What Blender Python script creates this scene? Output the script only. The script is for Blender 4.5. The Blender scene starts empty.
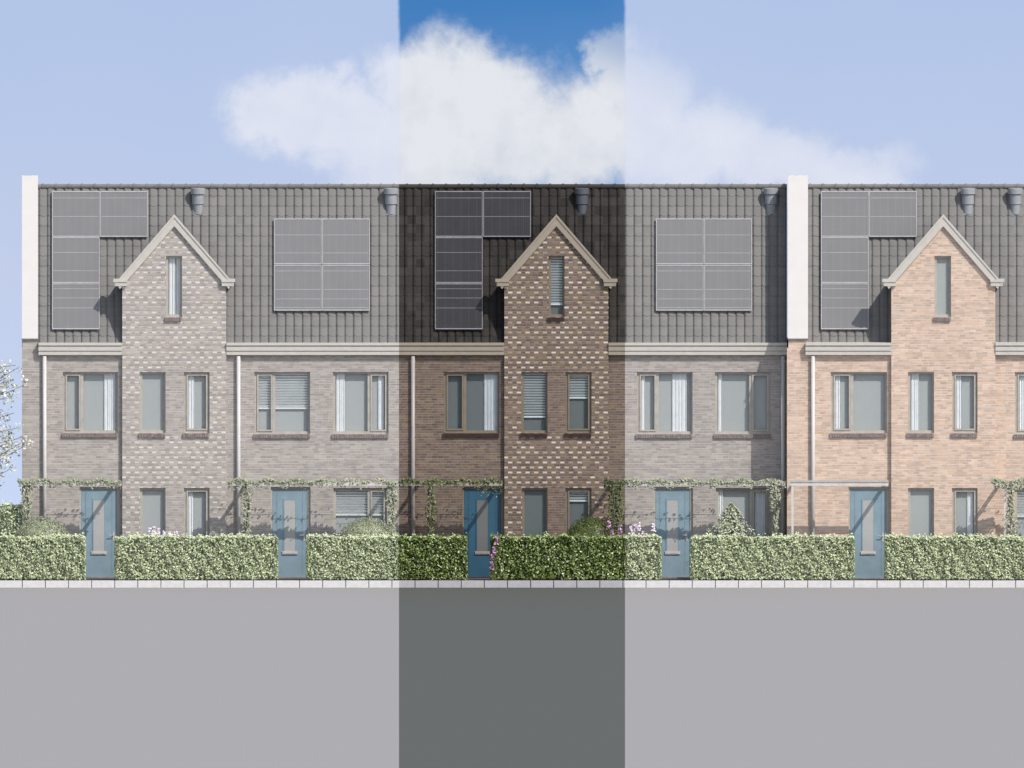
import bpy, math, random
from mathutils import Vector
random.seed(11)
R = random.random
TH = math.radians(1.5); ST, CT = math.sin(TH), math.cos(TH)
S = 40.0; GY = 578.0
EXPO = 0.48
def X(px): return (px - 512.0) / S
def Z(py, Y=0.0): return ((GY - py) / S - Y * ST) / CT
# ------------------------------------------------------------------ scene basics
sc = bpy.context.scene
col = sc.collection
w = bpy.data.worlds.new("World"); sc.world = w; w.use_nodes = True
nt = w.node_tree; nt.nodes.clear()
sky = nt.nodes.new('ShaderNodeTexSky'); sky.sky_type = 'NISHITA'; sky.sun_disc = False
SUN = Vector((1.0, -1.0, 1.46)).normalized()
sky.sun_elevation = math.asin(SUN.z); sky.sun_rotation = math.radians(135)
bg = nt.nodes.new('ShaderNodeBackground'); bg.inputs[1].default_value = 0.135
wo = nt.nodes.new('ShaderNodeOutputWorld')
hsn = nt.nodes.new('ShaderNodeHueSaturation'); hsn.inputs['Saturation'].default_value = .6; nt.links.new(sky.outputs[0], hsn.inputs['Color']); nt.links.new(hsn.outputs[0], bg.inputs[0]); nt.links.new(bg.outputs[0], wo.inputs[0])
sl = bpy.data.lights.new('sun', 'SUN'); sl.energy = 3.2; sl.angle = math.radians(0.5); sl.color = (1, 0.955, 0.885)
so = bpy.data.objects.new('sun', sl); col.objects.link(so)
so.rotation_euler = (-SUN).to_track_quat('-Z', 'Y').to_euler(); so.location = (20, -20, 30)
sc.view_settings.view_transform = 'Standard'; sc.view_settings.look = 'None'
sc.view_settings.exposure = EXPO; sc.view_settings.gamma = 1
cam = bpy.data.cameras.new('camera'); cam.type = 'ORTHO'; cam.ortho_scale = 1024 / S
co = bpy.data.objects.new('camera', cam); col.objects.link(co); sc.camera = co
DC = 250.0
cz = (GY - 384) / S
co.location = (0, -DC * CT, cz / CT + DC * ST + 0)
# centre ray must hit image height cz: image height of point = z*CT + Y*ST
co.location.z = (cz + DC * CT * ST) / CT
co.rotation_euler = (math.pi / 2 - TH, 0, 0)
cam.clip_start = 1; cam.clip_end = 2000
# ------------------------------------------------------------------ colours
def lin(c):
    c = c / 255.0
    return c / 12.92 if c <= 0.04045 else ((c + 0.055) / 1.055) ** 2.4
def L3(c): return tuple(lin(v) for v in c)
PA = 0.49  # white wash mixed into colours beside the middle house, not their own tone
def whitened(c, p=True, a=PA):
    return tuple(v * (1 - a) + 255 * a for v in c) if p else c
KF = 1.3      # display radiance of a sunlit upright face per unit of colour
def alb(c, k=KF):
    return tuple(min(0.92, v / k) for v in L3(c)) + (1,)
MATS = {}
def newmat(name):
    m = bpy.data.materials.new(name); m.use_nodes = True
    return m, m.node_tree, m.node_tree.nodes['Principled BSDF']
class G:      # tiny node helper
    def __init__(s, nt): s.nt = nt
    def n(s, t, **k):
        x = s.nt.nodes.new(t)
        for a, b in k.items(): setattr(x, a, b)
        return x
    def put(s, v, sock):
        if hasattr(v, 'is_output') or hasattr(v, 'links'): s.nt.links.new(v, sock)
        else: sock.default_value = v
    def m(s, op, a, b=None, c=None):
        x = s.n('ShaderNodeMath', operation=op)
        s.put(a, x.inputs[0])
        if b is not None: s.put(b, x.inputs[1])
        if c is not None: s.put(c, x.inputs[2])
        return x.outputs[0]
    def mix(s, f, a, b):
        x = s.n('ShaderNodeMix', data_type='RGBA')
        s.put(f, x.inputs[0]); s.put(a, x.inputs[6]); s.put(b, x.inputs[7])
        return x.outputs[2]
    def xyz(s, v):
        x = s.n('ShaderNodeSeparateXYZ'); s.nt.links.new(v, x.inputs[0]); return x.outputs
    def cxyz(s, a, b, c):
        x = s.n('ShaderNodeCombineXYZ')
        for i, v in enumerate((a, b, c)): s.put(v, x.inputs[i])
        return x.outputs[0]
    def wn(s, v, out=0):
        x = s.n('ShaderNodeTexWhiteNoise', noise_dimensions='3D'); s.nt.links.new(v, x.inputs[0]); return x.outputs[out]
    def noise(s, v, sc_, det=3, rough=0.5):
        x = s.n('ShaderNodeTexNoise'); s.nt.links.new(v, x.inputs['Vector'])
        x.inputs['Scale'].default_value = sc_; x.inputs['Detail'].default_value = det; x.inputs['Roughness'].default_value = rough
        return x.outputs[0]
    def ramp(s, f, stops, const=False):
        x = s.n('ShaderNodeValToRGB')
        if const: x.color_ramp.interpolation = 'CONSTANT'
        s.nt.links.new(f, x.inputs[0])
        e = x.color_ramp.elements
        while len(e) < len(stops): e.new(0.5)
        for q, (p, c) in zip(e, stops): q.position = p; q.color = c
        return x.outputs[0]
    def obj(s): return s.n('ShaderNodeTexCoord').outputs['Object']
def mat(name, c, rough=0.6, k=KF, var=0.06, vs=6.0, spec=0.4, metal=0.0):
    key = (name, tuple(c), rough, k, var, vs)
    if key in MATS: return MATS[key]
    m, t, p = newmat(name); g = G(t)
    a = alb(c, k)
    nz = g.noise(g.obj(), vs, 4, 0.65)
    lo = tuple(v * (1 - 2 * var) for v in a[:3]) + (1,); hi = tuple(min(.95, v * (1 + 2 * var)) for v in a[:3]) + (1,)
    t.links.new(g.ramp(nz, [(0.3, lo), (0.7, hi)]), p.inputs['Base Color'])
    p.inputs['Roughness'].default_value = rough; p.inputs['Specular IOR Level'].default_value = spec
    p.inputs['Metallic'].default_value = metal
    MATS[key] = m; return m
def brick_mat(name, cols, mortar, p=False, accent=None, acc_x=0.0, acc_z=0.0, plain=(), strength=1.0):
    """cols: brick colours; accent: colours of the light headers; plain: rectangles (x0,x1,z0,z1) without them"""
    m, t, b = newmat(name); g = G(t)
    o = g.obj(); x, y, z = g.xyz(o)[0:3]
    u = g.m('ADD', x, y)
    CH = 0.0625; BL = 0.217; BB = .148
    zz = g.m('DIVIDE', g.m('ADD', z, 20 * CH + acc_z), CH); row = g.m('FLOOR', zz); fz = g.m('FRACT', zz)
    off = g.wn(g.cxyz(row, 3.3, 0.5)); 
    uu = g.m('ADD', g.m('DIVIDE', u, BB), g.m('MULTIPLY', g.m('ROUND', g.m('MULTIPLY', off, 4)), 0.25)); cl = g.m('FLOOR', uu); fu = g.m('FRACT', uu)
    r = g.wn(g.cxyz(cl, row, 1.7)); r2 = g.wn(g.cxyz(cl, row, 7.7))
    n_ = len(cols)
    mean = [sum(q[j] for q in cols) / n_ for j in range(3)]
    cols = [tuple(q[j] * .72 + mean[j] * .28 for j in range(3)) for q in cols]
    KB = 1.42 if not p else 1.46
    if cols is not None and name.startswith(('brown', 'patterned')): cols = [(q[0] * .985, q[1] * 1.0, q[2] * 1.0) for q in cols]
    if name.startswith('orange'): cols = [(min(255, q[0] * 1.09), q[1] * 1.0, q[2] * .92) for q in cols]
    c = g.ramp(r, [(i / n_, alb(whitened(q, p), KB)) for i, q in enumerate(cols)], True)
    # slow drift of tone over the wall
    big = g.noise(o, 0.9, 3, 0.6)
    v = g.m('ADD', g.m('MULTIPLY', g.m('SUBTRACT', r2, 0.5), 0.30 * strength), g.m('ADD', g.m('MULTIPLY', g.m('SUBTRACT', big, 0.5), 0.32 * strength), 1.0))
    hs = g.n('ShaderNodeHueSaturation'); t.links.new(c, hs.inputs['Color']); t.links.new(v, hs.inputs['Value'])
    c = hs.outputs[0]
    fine = g.noise(o, 45, 2, 0.6)
    stv = g.noise(g.cxyz(g.m('MULTIPLY', u, 3.0), 0.0, g.m('MULTIPLY', z, .35)), 1.0, 4, .6)
    h2 = g.n('ShaderNodeHueSaturation'); t.links.new(c, h2.inputs['Color']); t.links.new(g.m('ADD', .87, g.m('MULTIPLY', stv, .26)), h2.inputs['Value']); c = h2.outputs[0]
    mz = g.m('GREATER_THAN', fz, 0.80); mu = g.m('GREATER_THAN', fu, 0.955)
    mm = g.m('MAXIMUM', mz, mu)
    mvar = g.wn(g.cxyz(g.m('FLOOR', g.m('MULTIPLY', u, 2.3)), row, 4.4))
    c = g.mix(mm, c, g.mix(mvar, alb(whitened(mortar, p), KB * 1.25), alb(whitened(mortar, p), KB * .8)))
    if accent:
        ar = g.m('FLOOR', g.m('DIVIDE', row, 2)); even = g.m('LESS_THAN', g.m('FRACT', g.m('DIVIDE', row, 2)), 0.25)
        sh = g.m('MULTIPLY', g.m('FRACT', g.m('DIVIDE', ar, 2)), 1.0)
        au = g.m('ADD', g.m('DIVIDE', g.m('SUBTRACT', u, acc_x), BL), sh)
        ai = g.m('FLOOR', au); af = g.m('FRACT', au)
        on = g.m('MULTIPLY', even, g.m('LESS_THAN', af, 0.50))
        on = g.m('MULTIPLY', on, g.m('LESS_THAN', g.m('ABSOLUTE', g.m('SUBTRACT', fz, 0.42)), 0.32))
        for (x0, x1, z0, z1) in plain:
            ins = g.m('MULTIPLY', g.m('MULTIPLY', g.m('GREATER_THAN', x, x0), g.m('LESS_THAN', x, x1)), g.m('MULTIPLY', g.m('GREATER_THAN', z, z0), g.m('LESS_THAN', z, z1)))
            on = g.m('MULTIPLY', on, g.m('SUBTRACT', 1.0, ins))
        ra = g.wn(g.cxyz(ai, row, 13.1)); 
        ac = g.ramp(ra, [(i / len(accent), alb(whitened(tuple(v * .95 for v in q), p), 1.42)) for i, q in enumerate(accent)], True)
        c = g.mix(on, c, ac)
    t.links.new(c, b.inputs['Base Color']); b.inputs['Roughness'].default_value = 0.9; b.inputs['Specular IOR Level'].default_value = 0.12
    h = g.m('ADD', g.m('SUBTRACT', 1.0, mm), g.m('MULTIPLY', fine, 0.5))
    if accent: h = g.m('ADD', h, g.m('MULTIPLY', on, 0.8))
    bp = g.n('ShaderNodeBump'); bp.inputs['Strength'].default_value = 0.45; bp.inputs['Distance'].default_value = 0.006
    t.links.new(h, bp.inputs['Height']); t.links.new(bp.outputs[0], b.inputs['Normal'])
    return m
def glass_mat(name):
    if name in MATS: return MATS[name]
    m, t, p = newmat(name); g = G(t)
    for n in list(t.nodes):
        if n.type == 'BSDF_PRINCIPLED': t.nodes.remove(n)
    out = [n for n in t.nodes if n.type == 'OUTPUT_MATERIAL'][0]
    a = g.n('ShaderNodeBsdfTransparent'); a.inputs[0].default_value = (0.96, 0.97, 0.97, 1)
    b = g.n('ShaderNodeBsdfGlossy'); b.inputs['Roughness'].default_value = 0.03
    lw = g.n('ShaderNodeLayerWeight'); f = g.n('ShaderNodeMath', operation='MULTIPLY_ADD'); q4 = g.m('POWER', lw.outputs['Facing'], 4.0); t.links.new(q4, f.inputs[0]); f.inputs[1].default_value = .6; f.inputs[2].default_value = .045
    mx = g.n('ShaderNodeMixShader'); t.links.new(f.outputs[0], mx.inputs[0]); t.links.new(a.outputs[0], mx.inputs[1]); t.links.new(b.outputs[0], mx.inputs[2])
    t.links.new(mx.outputs[0], out.inputs[0]); MATS[name] = m; return m
# ------------------------------------------------------------------ mesh builder
class MB:
    def __init__(s): s.v = []; s.f = []; s.mi = []
    def face(s, pts, mi=0):
        i = len(s.v); s.v += [tuple(p) for p in pts]; s.f.append(tuple(range(i, i + len(pts)))); s.mi.append(mi)
    def prism(s, poly, d, mi=0):
        """poly: 3-D polygon, d: extrusion vector"""
        d = Vector(d); a = [Vector(p) for p in poly]; b = [p + d for p in a]; n = len(a)
        nrm = Vector((0, 0, 0))
        for i in range(n): nrm += a[i].cross(a[(i + 1) % n])
        if nrm.dot(d) > 0: a.reverse(); b.reverse()
        i0 = len(s.v); s.v += [tuple(p) for p in a + b]
        s.f.append(tuple(range(i0, i0 + n))); s.mi.append(mi)
        s.f.append(tuple(i0 + n + (n - 1 - i) for i in range(n))); s.mi.append(mi)
        for i in range(n):
            j = (i + 1) % n
            s.f.append((i0 + j, i0 + i, i0 + n + i, i0 + n + j)); s.mi.append(mi)
    def box(s, x0, x1, y0, y1, z0, z1, mi=0):
        s.prism([(x0, y0, z0), (x1, y0, z0), (x1, y0, z1), (x0, y0, z1)], (0, y1 - y0, 0), mi)
    def tube(s, pts, rad, n=10, mi=0, cap=True):
        pts = [Vector(p) for p in pts]
        if not isinstance(rad, (list, tuple)): rad = [rad] * len(pts)
        rings = []
        for i, p in enumerate(pts):
            a = pts[max(0, i - 1)]; b = pts[min(len(pts) - 1, i + 1)]; d = (b - a).normalized()
            up = Vector((0, 0, 1)) if abs(d.z) < 0.9 else Vector((0, 1, 0))
            e = d.cross(up).normalized(); f = d.cross(e)
            i0 = len(s.v); rings.append(i0)
            for k in range(n):
                t = 2 * math.pi * k / n
                s.v.append(tuple(p + (e * math.cos(t) + f * math.sin(t)) * rad[i]))
        for a, b in zip(rings, rings[1:]):
            for k in range(n):
                s.f.append((a + k, a + (k + 1) % n, b + (k + 1) % n, b + k)); s.mi.append(mi)
        if cap:
            s.f.append(tuple(rings[0] + k for k in reversed(range(n)))); s.mi.append(mi)
            s.f.append(tuple(rings[-1] + k for k in range(n))); s.mi.append(mi)
    def leaf(s, c, n, size, mi=0, asp=0.6):
        n = Vector(n)
        if n.length < 1e-4: n = Vector((0, -1, 0))
        n.normalize()
        e = n.cross(Vector((R() - .5, R() - .5, R() - .5))); 
        if e.length < 1e-3: e = Vector((1, 0, 0))
        e.normalize(); f = n.cross(e)
        c = Vector(c); a = e * size * .5; b = f * size * .5 * asp; q = n * size * 0.12
        i = len(s.v)
        s.v += [tuple(c - a), tuple(c + b * 1.0 + q - a * .1), tuple(c + a), tuple(c - b * 1.0 + q - a * .1)]
        s.f += [(i, i + 3, i + 2), (i, i + 2, i + 1)]; s.mi += [mi, mi]
    def build(s, name, mats, root=None, parent=None, smooth=False, origin=None):
        me = bpy.data.meshes.new(name)
        o0 = Vector(root.location) if root is not None else Vector(origin or (0, 0, 0))
        me.from_pydata([tuple(Vector(p) - o0) for p in s.v], [], s.f)
        if not isinstance(mats, (list, tuple)): mats = [mats]
        for m in mats: me.materials.append(m)
        me.polygons.foreach_set('material_index', s.mi)
        if smooth: me.polygons.foreach_set('use_smooth', [True] * len(s.f))
        me.update()
        o = bpy.data.objects.new(name, me); col.objects.link(o)
        if parent is None: parent = root
        if parent is not None: o.parent = parent
        elif origin is not None: o.location = o0
        return o
def tag(o, label=None, cat=None, group=None, kind=None):
    if label: o['label'] = label
    if cat: o['category'] = cat
    if group: o['group'] = group
    if kind: o['kind'] = kind
    return o
def empty(name, loc, label, cat, group=None):
    o = bpy.data.objects.new(name, None); col.objects.link(o); o.location = loc; o.empty_display_size = 0.3
    return tag(o, label, cat, group)
def clip(poly, a, b, c):      # keep a*x+b*z<=c
    out = []
    for i in range(len(poly)):
        p, q = poly[i], poly[(i + 1) % len(poly)]
        dp = a * p[0] + b * p[1] - c; dq = a * q[0] + b * q[1] - c
        if dp <= 1e-9: out.append(p)
        if (dp < -1e-9 and dq > 1e-9) or (dp > 1e-9 and dq < -1e-9):
            t = dp / (dp - dq); out.append((p[0] + t * (q[0] - p[0]), p[1] + t * (q[1] - p[1])))
    return out
def wall_sheet(mb, x0, x1, z0, z1, holes, Y, depth=0.12, planes=()):
    xs = sorted({x0, x1, *[h[0] for h in holes], *[h[1] for h in holes]})
    zs = sorted({z0, z1, *[h[2] for h in holes], *[h[3] for h in holes]})
    for i in range(len(xs) - 1):
        for j in range(len(zs) - 1):
            cx = (xs[i] + xs[i + 1]) / 2; cz_ = (zs[j] + zs[j + 1]) / 2
            if any(h[0] < cx < h[1] and h[2] < cz_ < h[3] for h in holes): continue
            p = [(xs[i], zs[j]), (xs[i + 1], zs[j]), (xs[i + 1], zs[j + 1]), (xs[i], zs[j + 1])]
            for pl in planes:
                if p: p = clip(p, *pl)
            if len(p) >= 3: mb.face([(a, Y, b) for a, b in p])
    for (a, b, c, d) in holes:
        y1 = Y + depth
        mb.face([(a, Y, c), (a, Y, d), (a, y1, d), (a, y1, c)]); mb.face([(b, Y, d), (b, Y, c), (b, y1, c), (b, y1, d)])
        mb.face([(a, Y, d), (b, Y, d), (b, y1, d), (a, y1, d)]); mb.face([(b, Y, c), (a, Y, c), (a, y1, c), (b, y1, c)])
# ------------------------------------------------------------------ palette (pale or saturated variant)
def pal(p, warm=False):
    P = dict(
        frame=mat('window_paint' + ('_whitened' if p else ''), whitened((128, 117, 102), p, .45), 0.5),
        trim=mat('painted_trim' + ('_whitened' if p else ''), whitened((158, 147, 132), p), 0.55, var=0.03),
        pipe=mat('drainpipe_metal' + ('_whitened' if p else ''), whitened((165, 157, 154), p), 0.45, var=0.03),
        sill=mat('sill_brick' + ('_whitened' if p else ''), whitened((66, 44, 40), p, .42), 0.85, var=0.2, vs=16),
        room=mat('room' + ('_whitened' if p else ''), whitened((100, 107, 109), p, .46), 0.9, k=1.15, var=0.01),
        curtain=mat('curtain_cloth' + ('_whitened' if p else ''), whitened((190, 196, 202), p), 0.9, k=1.1, var=0.03),
        blind=mat('blind_slat' + ('_whitened' if p else ''), whitened((182, 190, 193), p), 0.6, k=1.0, var=0.03),
        rail=mat('blind_rail' + ('_whitened' if p else ''), whitened((215, 225, 228), p), 0.5, var=0.01),
        door=mat('door_paint' + ('_whitened' if p else ''), whitened((48, 90, 114), p, .44), 0.5, var=0.05, vs=3),
        plate=mat('letter_plate' + ('_whitened' if p else ''), whitened((160, 148, 140), p), 0.4),
        doorglass=mat('frosted_glass' + ('_whitened' if p else ''), whitened((112, 113, 112), p), 0.3, var=0.02),
        tile=tile_mat(p),
        ridge=mat('ridge_tile' + ('_whitened' if p else ''), whitened((64, 59, 55), p, .40), 0.8, k=1.7, var=0.1),
        vent=mat('vent_metal' + ('_whitened' if p else ''), whitened((76, 81, 88), p, .40), 0.6, k=1.2, var=0.05),
        cell=cell_mat(p),
        pframe=mat('panel_metal' + ('_whitened' if p else ''), whitened((140, 138, 142), p, .42), 0.4, k=1.5),
        bus=mat('busbar_metal' + ('_whitened' if p else ''), whitened((118, 117, 122), p, .42), 0.4, k=1.6),
        white=mat('white_render', (248, 243, 240), 0.9, k=1.85, var=0.012, vs=2.5),
        glass=glass_mat('window_glass'),
    )
    return P
def tile_mat(p):
    k = ('tile', p)
    if k in MATS: return MATS[k]
    m, t, b = newmat('roof_tile' + ('_whitened' if p else '')); g = G(t)
    o = g.obj(); x, y, z = g.xyz(o)[0:3]
    r = g.wn(g.cxyz(g.m('FLOOR', g.m('DIVIDE', x, 0.2125)), g.m('FLOOR', g.m('DIVIDE', z, 0.215)), 2.2))
    n = g.noise(o, 14, 4, 0.7)
    v = g.m('ADD', g.m('MULTIPLY', r, 0.5), g.m('MULTIPLY', n, 0.5))
    c0 = whitened((36, 34, 32) if not p else (42, 40, 38), p, .40); c1 = whitened((60, 56, 53), p, .40)
    t.links.new(g.ramp(v, [(0.2, alb(c0, 1.5)), (0.8, alb(c1, 1.5))]), b.inputs['Base Color'])
    b.inputs['Roughness'].default_value = 0.8; b.inputs['Specular IOR Level'].default_value = 0.2
    MATS[k] = m; return m
def cell_mat(p):
    k = ('cell', p)
    if k in MATS: return MATS[k]
    m, t, b = newmat('solar_cell' + ('_whitened' if p else '')); g = G(t)
    o = g.obj(); x, y, z = g.xyz(o)[0:3]
    f = g.m('FRACT', g.m('DIVIDE', x, 0.052)); line = g.m('GREATER_THAN', f, 0.74)
    f2 = g.m('FRACT', g.m('DIVIDE', x, 0.195)); l2 = g.m('GREATER_THAN', f2, 0.86)
    n = g.noise(o, 2.5, 2, 0.5)
    v = g.m('ADD', g.m('MULTIPLY', line, 0.3), g.m('ADD', g.m('MULTIPLY', l2, 0.3), g.m('MULTIPLY', n, 0.5)))
    t.links.new(g.ramp(v, [(0.1, alb(whitened((44, 43, 46), p, .44), 1.75)), (0.9, alb(whitened((68, 67, 70), p, .44), 1.75))]), b.inputs['Base Color'])
    b.inputs['Roughness'].default_value = 0.35; b.inputs['Specular IOR Level'].default_value = 0.3
    MATS[k] = m; return m
# ------------------------------------------------------------------ parts of a house
def window(root, P, x0, x1, y0, y1, Yw, mull=None, case=None, curtains=(), blind=None, sill=True, label=None):
    """pixel rectangle of the opening; mull: px of the post; case: side of the opening casement 'L'/'R'/'A'"""
    x0 -= .5
    a, b, d, c = X(x0), X(x1), Z(y0, Yw), Z(y1, Yw)
    yf = Yw + 0.07; t = 0.05
    m = MB()
    m.box(a, a + t * 1.2, yf, yf + .07, c, d); m.box(b - t * .9, b, yf, yf + .07, c, d)
    m.box(a + t * 1.2, b - t * .9, yf, yf + .07, d - t, d); m.box(a + t * 1.2, b - t * .9, yf, yf + .07, c, c + t * 1.3)
    xs = [a + t * 1.2, b - t * .9]
    if mull: 
        xm = X(mull); m.box(xm - .035, xm + .035, yf, yf + .07, c + t * 1.3, d - t); xs = [xs[0], xm - .035, xm + .035, xs[1]]
    panes = [(xs[i], xs[i + 1]) for i in range(0, len(xs), 2)]
    sel = {'L': [0], 'R': [len(panes) - 1], 'A': [0], None: []}[case]
    pz0, pz1 = c + t * 1.3, d - t
    gl = []
    for i, (p, q) in enumerate(panes):
        if i in sel:
            s_ = 0.042
            m.box(p + .003, p + s_, yf - .02, yf + .05, pz0 + .003, pz1 - .003); m.box(q - s_, q - .003, yf - .02, yf + .05, pz0 + .003, pz1 - .003)
            m.box(p + s_, q - s_, yf - .02, yf + .05, pz0 + .003, pz0 + s_); m.box(p + s_, q - s_, yf - .02, yf + .05, pz1 - s_, pz1 - .003)
            gl.append((p + s_, q - s_, pz0 + s_, pz1 - s_))
        else: gl.append((p, q, pz0, pz1))
    wo_ = m.build('window', P['frame'], root)
    if label: wo_['label'] = label
    g = MB()
    for (p, q, r, s_) in gl: g.face([(p - .004, yf + .03, r - .004), (q + .004, yf + .03, r - .004), (q + .004, yf + .03, s_ + .004), (p - .004, yf + .03, s_ + .004)])
    g.build('glass', P['glass'], root, wo_)
    r_ = MB(); r_.box(a - .02, b + .02, yf + (.09 if curtains or blind else .06), yf + .20, c - .02, d + .02); r_.build('room_backdrop', P['room'], root, wo_)
    for (u, v_) in curtains:
        k = MB(); ua, ub = X(u), X(v_); n = max(6, int((ub - ua) / .012)); prev = None
        for i in range(n + 1):
            xx = ua + (ub - ua) * i / n; yy = yf + .065 + .012 * math.sin(i * 1.5 + .7 * math.sin(i * .6))
            cur = (xx, yy)
            if prev: k.face([(prev[0], prev[1], c + .03), (cur[0], cur[1], c + .03), (cur[0], cur[1], d - .03), (prev[0], prev[1], d - .03)])
            prev = cur
        k.build('curtain', P['curtain'], root, wo_)
    if blind:
        k = MB(); zb = Z(blind, Yw); z_ = d - .04
        while z_ > zb + .06:
            k.prism([(a + .05, yf + .05, z_), (b - .05, yf + .05, z_), (b - .05, yf + .07, z_ - .040), (a + .05, yf + .07, z_ - .040)], (0, .002, .003)); z_ -= .066
        ko = k.build('blind', P['blind'], root, wo_)
        k = MB(); k.box(a + .05, b - .05, yf + .045, yf + .085, zb - .005, zb + .035); k.build('bottom_rail', P['rail'], root, wo_)
    if sill:
        k = MB(); xx = a - .03; e = b + .0; n = int(round((e - xx) / .062)); st = (e - xx) / n
        for i in range(n):
            dz = (R() - .5) * .008; k.box(xx + i * st + .006, xx + (i + 1) * st - .006, Yw - .045 + (R() - .5) * .006, Yw + .045, c - .108 + dz, c - .006)
        k.box(xx + .006, e - .006, Yw - .02, Yw + .05, c - .100, c - .012)
        k.build('sill', P['sill'], root, wo_)
    return (a, b, c, d)
def door(root, P, x0, x1, Yw, y0=487, hx=None):
    a, b, d, c = X(x0), X(x1), Z(y0, Yw), 0.0
    yf = Yw + .06
    m = MB(); 
    m.box(a, a + .04, yf, yf + .08, c, d); m.box(b - .075, b, yf, yf + .08, c, d); m.box(a + .04, b - .075, yf, yf + .08, d - .05, d)
    fo = MB()
    p, q = a + .04, b - .075
    fo.box(p + .004, q - .004, yf + .015, yf + .06, c + .02, d - .054)
    # upright grooves either side of the light
    cx = (p + q) / 2
    lo = fo.build('door', P['door'], root)
    m.build('frame', P['frame'], root, lo)
    g = MB(); g1, g0 = Z(500, Yw), Z(551, Yw); gw = .135
    b_ = MB()
    b_.box(cx - gw - .03, cx - gw, yf + .002, yf + .0145, g0, g1); b_.box(cx + gw, cx + gw + .03, yf + .002, yf + .0145, g0, g1)
    b_.box(cx - gw - .03, cx + gw + .03, yf + .002, yf + .0145, g1, g1 + .03); b_.box(cx - gw - .03, cx + gw + .03, yf + .002, yf + .0145, g0 - .03, g0)
    for xg in (p + .12, q - .12):
        b_.box(xg - .007, xg + .007, yf + .008, yf + .0145, .1, d - .12)
    b_.build('moulding', P['door'], root, lo)
    g.box(cx - gw, cx + gw, yf + .007, yf + .0145, g0, g1); g.build('glass', P['doorglass'], root, lo)
    k = MB(); k.box(cx - .19, cx + .19, yf - .012, yf + .0015, g0 - .085, g0 - .005); k.box(cx - .15, cx + .15, yf - .018, yf - .012, g0 - .065, g0 - .03); k.build('letter_plate', P['plate'], root, lo)
    k = MB(); hx_ = q - .085; k.box(hx_ - .02, hx_ + .02, yf + .004, yf + .0148, .93, 1.15); k.tube([(hx_, yf + .01, 1.07), (hx_, yf - .05, 1.07)], .011, 8); k.tube([(hx_ + .01, yf - .05, 1.07), (hx_ - .11, yf - .05, 1.07)], .010, 8)
    k.build('handle', P['plate'], root, lo)
    k = MB(); k.box(a - .01, b + .01, Yw - .04, Yw + .1, -.02, .018); k.build('threshold', P['sill'], root, lo)
    return (a, b, c, d)
PITCH = math.radians(65); TP = math.tan(PITCH)
def eave_z(Yr): return Z(346, Yr)
def Rp(py, Yr, off=0.0):
    """point on the roof slope plane seen at row py; off: distance out along the normal"""
    py = py + off * S * (math.cos(PITCH) * CT - math.sin(PITCH) * ST)
    ze = eave_z(Yr); q = (GY - py) / S
    z = (q - (Yr - ze / TP) * ST) / (CT + ST / TP)
    y = Yr + (z - ze) / TP
    return (y - off * math.sin(PITCH), z + off * math.cos(PITCH))
def roof_front(mb, x0, x1, Yr, phase=0.0):
    ze = eave_z(Yr); y1, z1 = Rp(186, Yr); L = math.hypot(y1 - Yr, z1 - ze)
    nrow = 16; rl = L / nrow; tw = 0.2125
    sy, sz = (y1 - Yr) / L, (z1 - ze) / L; ny, nz = -sz, sy
    prof = [(0.0, .0), (.05, .026), (.16, .036), (.34, .036), (.55, .031), (.74, .024), (.84, .014), (.90, .0), (1.0, .0)]
    xs = []
    k = math.floor((x0 - phase) / tw)
    while phase + k * tw < x1:
        for (f, h) in prof[:-1]:
            xx = phase + (k + f) * tw
            if x0 < xx < x1: xs.append((xx, h))
        k += 1
    def hh(x):
        f = ((x - phase) / tw) % 1.0
        for (a, b) in zip(prof, prof[1:]):
            if a[0] <= f <= b[0]: return a[1] + (b[1] - a[1]) * (f - a[0]) / (b[0] - a[0])
        return 0
    xs = [(x0, hh(x0))] + xs + [(x1, hh(x1))]
    def pt(x, s_, h): return (x, Yr + sy * s_ + ny * h, ze + sz * s_ + nz * h)
    for r in range(nrow):
        s0 = r * rl; s1 = (r + 1) * rl
        base = len(mb.v); n = len(xs)
        for (x, h) in xs:
            f = ((x - phase) / tw) % 1.0; dip = -.028 * math.sin(math.pi * min(1, max(0, (f - .1) / .8)))
            j = (math.sin(math.floor((x - phase) / tw) * 12.9 + r * 78.2) * 43758.5) % 1.0
            mb.v.append(pt(x, s0 + dip, h * 1.0 + .008 + .0))
            mb.v.append(pt(x, s0 + dip, h + .018 + .004 * j))
            mb.v.append(pt(x, s1 + dip, h + .010))
        for i in range(n - 1):
            a = base + 3 * i; b = a + 3
            mb.f.append((a, b, b + 1, a + 1)); mb.mi.append(0)
            mb.f.append((a + 1, b + 1, b + 2, a + 2)); mb.mi.append(0)
def ridge(root, P, x0, x1, Yr, ph=0.0):
    y1, z1 = Rp(186, Yr)
    m = MB(); st = .325; x = math.floor((x0 - ph) / st) * st + ph
    while x < x1:
        a = max(x, x0); b = min(x + st, x1)
        if b - a > .01:
            for (u, v, r_) in ((a, b, .060), (max(x, x0), min(x + .05, b), .074)):
                if v <= u: continue
                m.tube([(u, y1 - .045, z1 - .01), (v, y1 - .045, z1 - .01)], r_, 12)
        x += st
    return m.build('ridge', P['ridge'], root)
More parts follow.
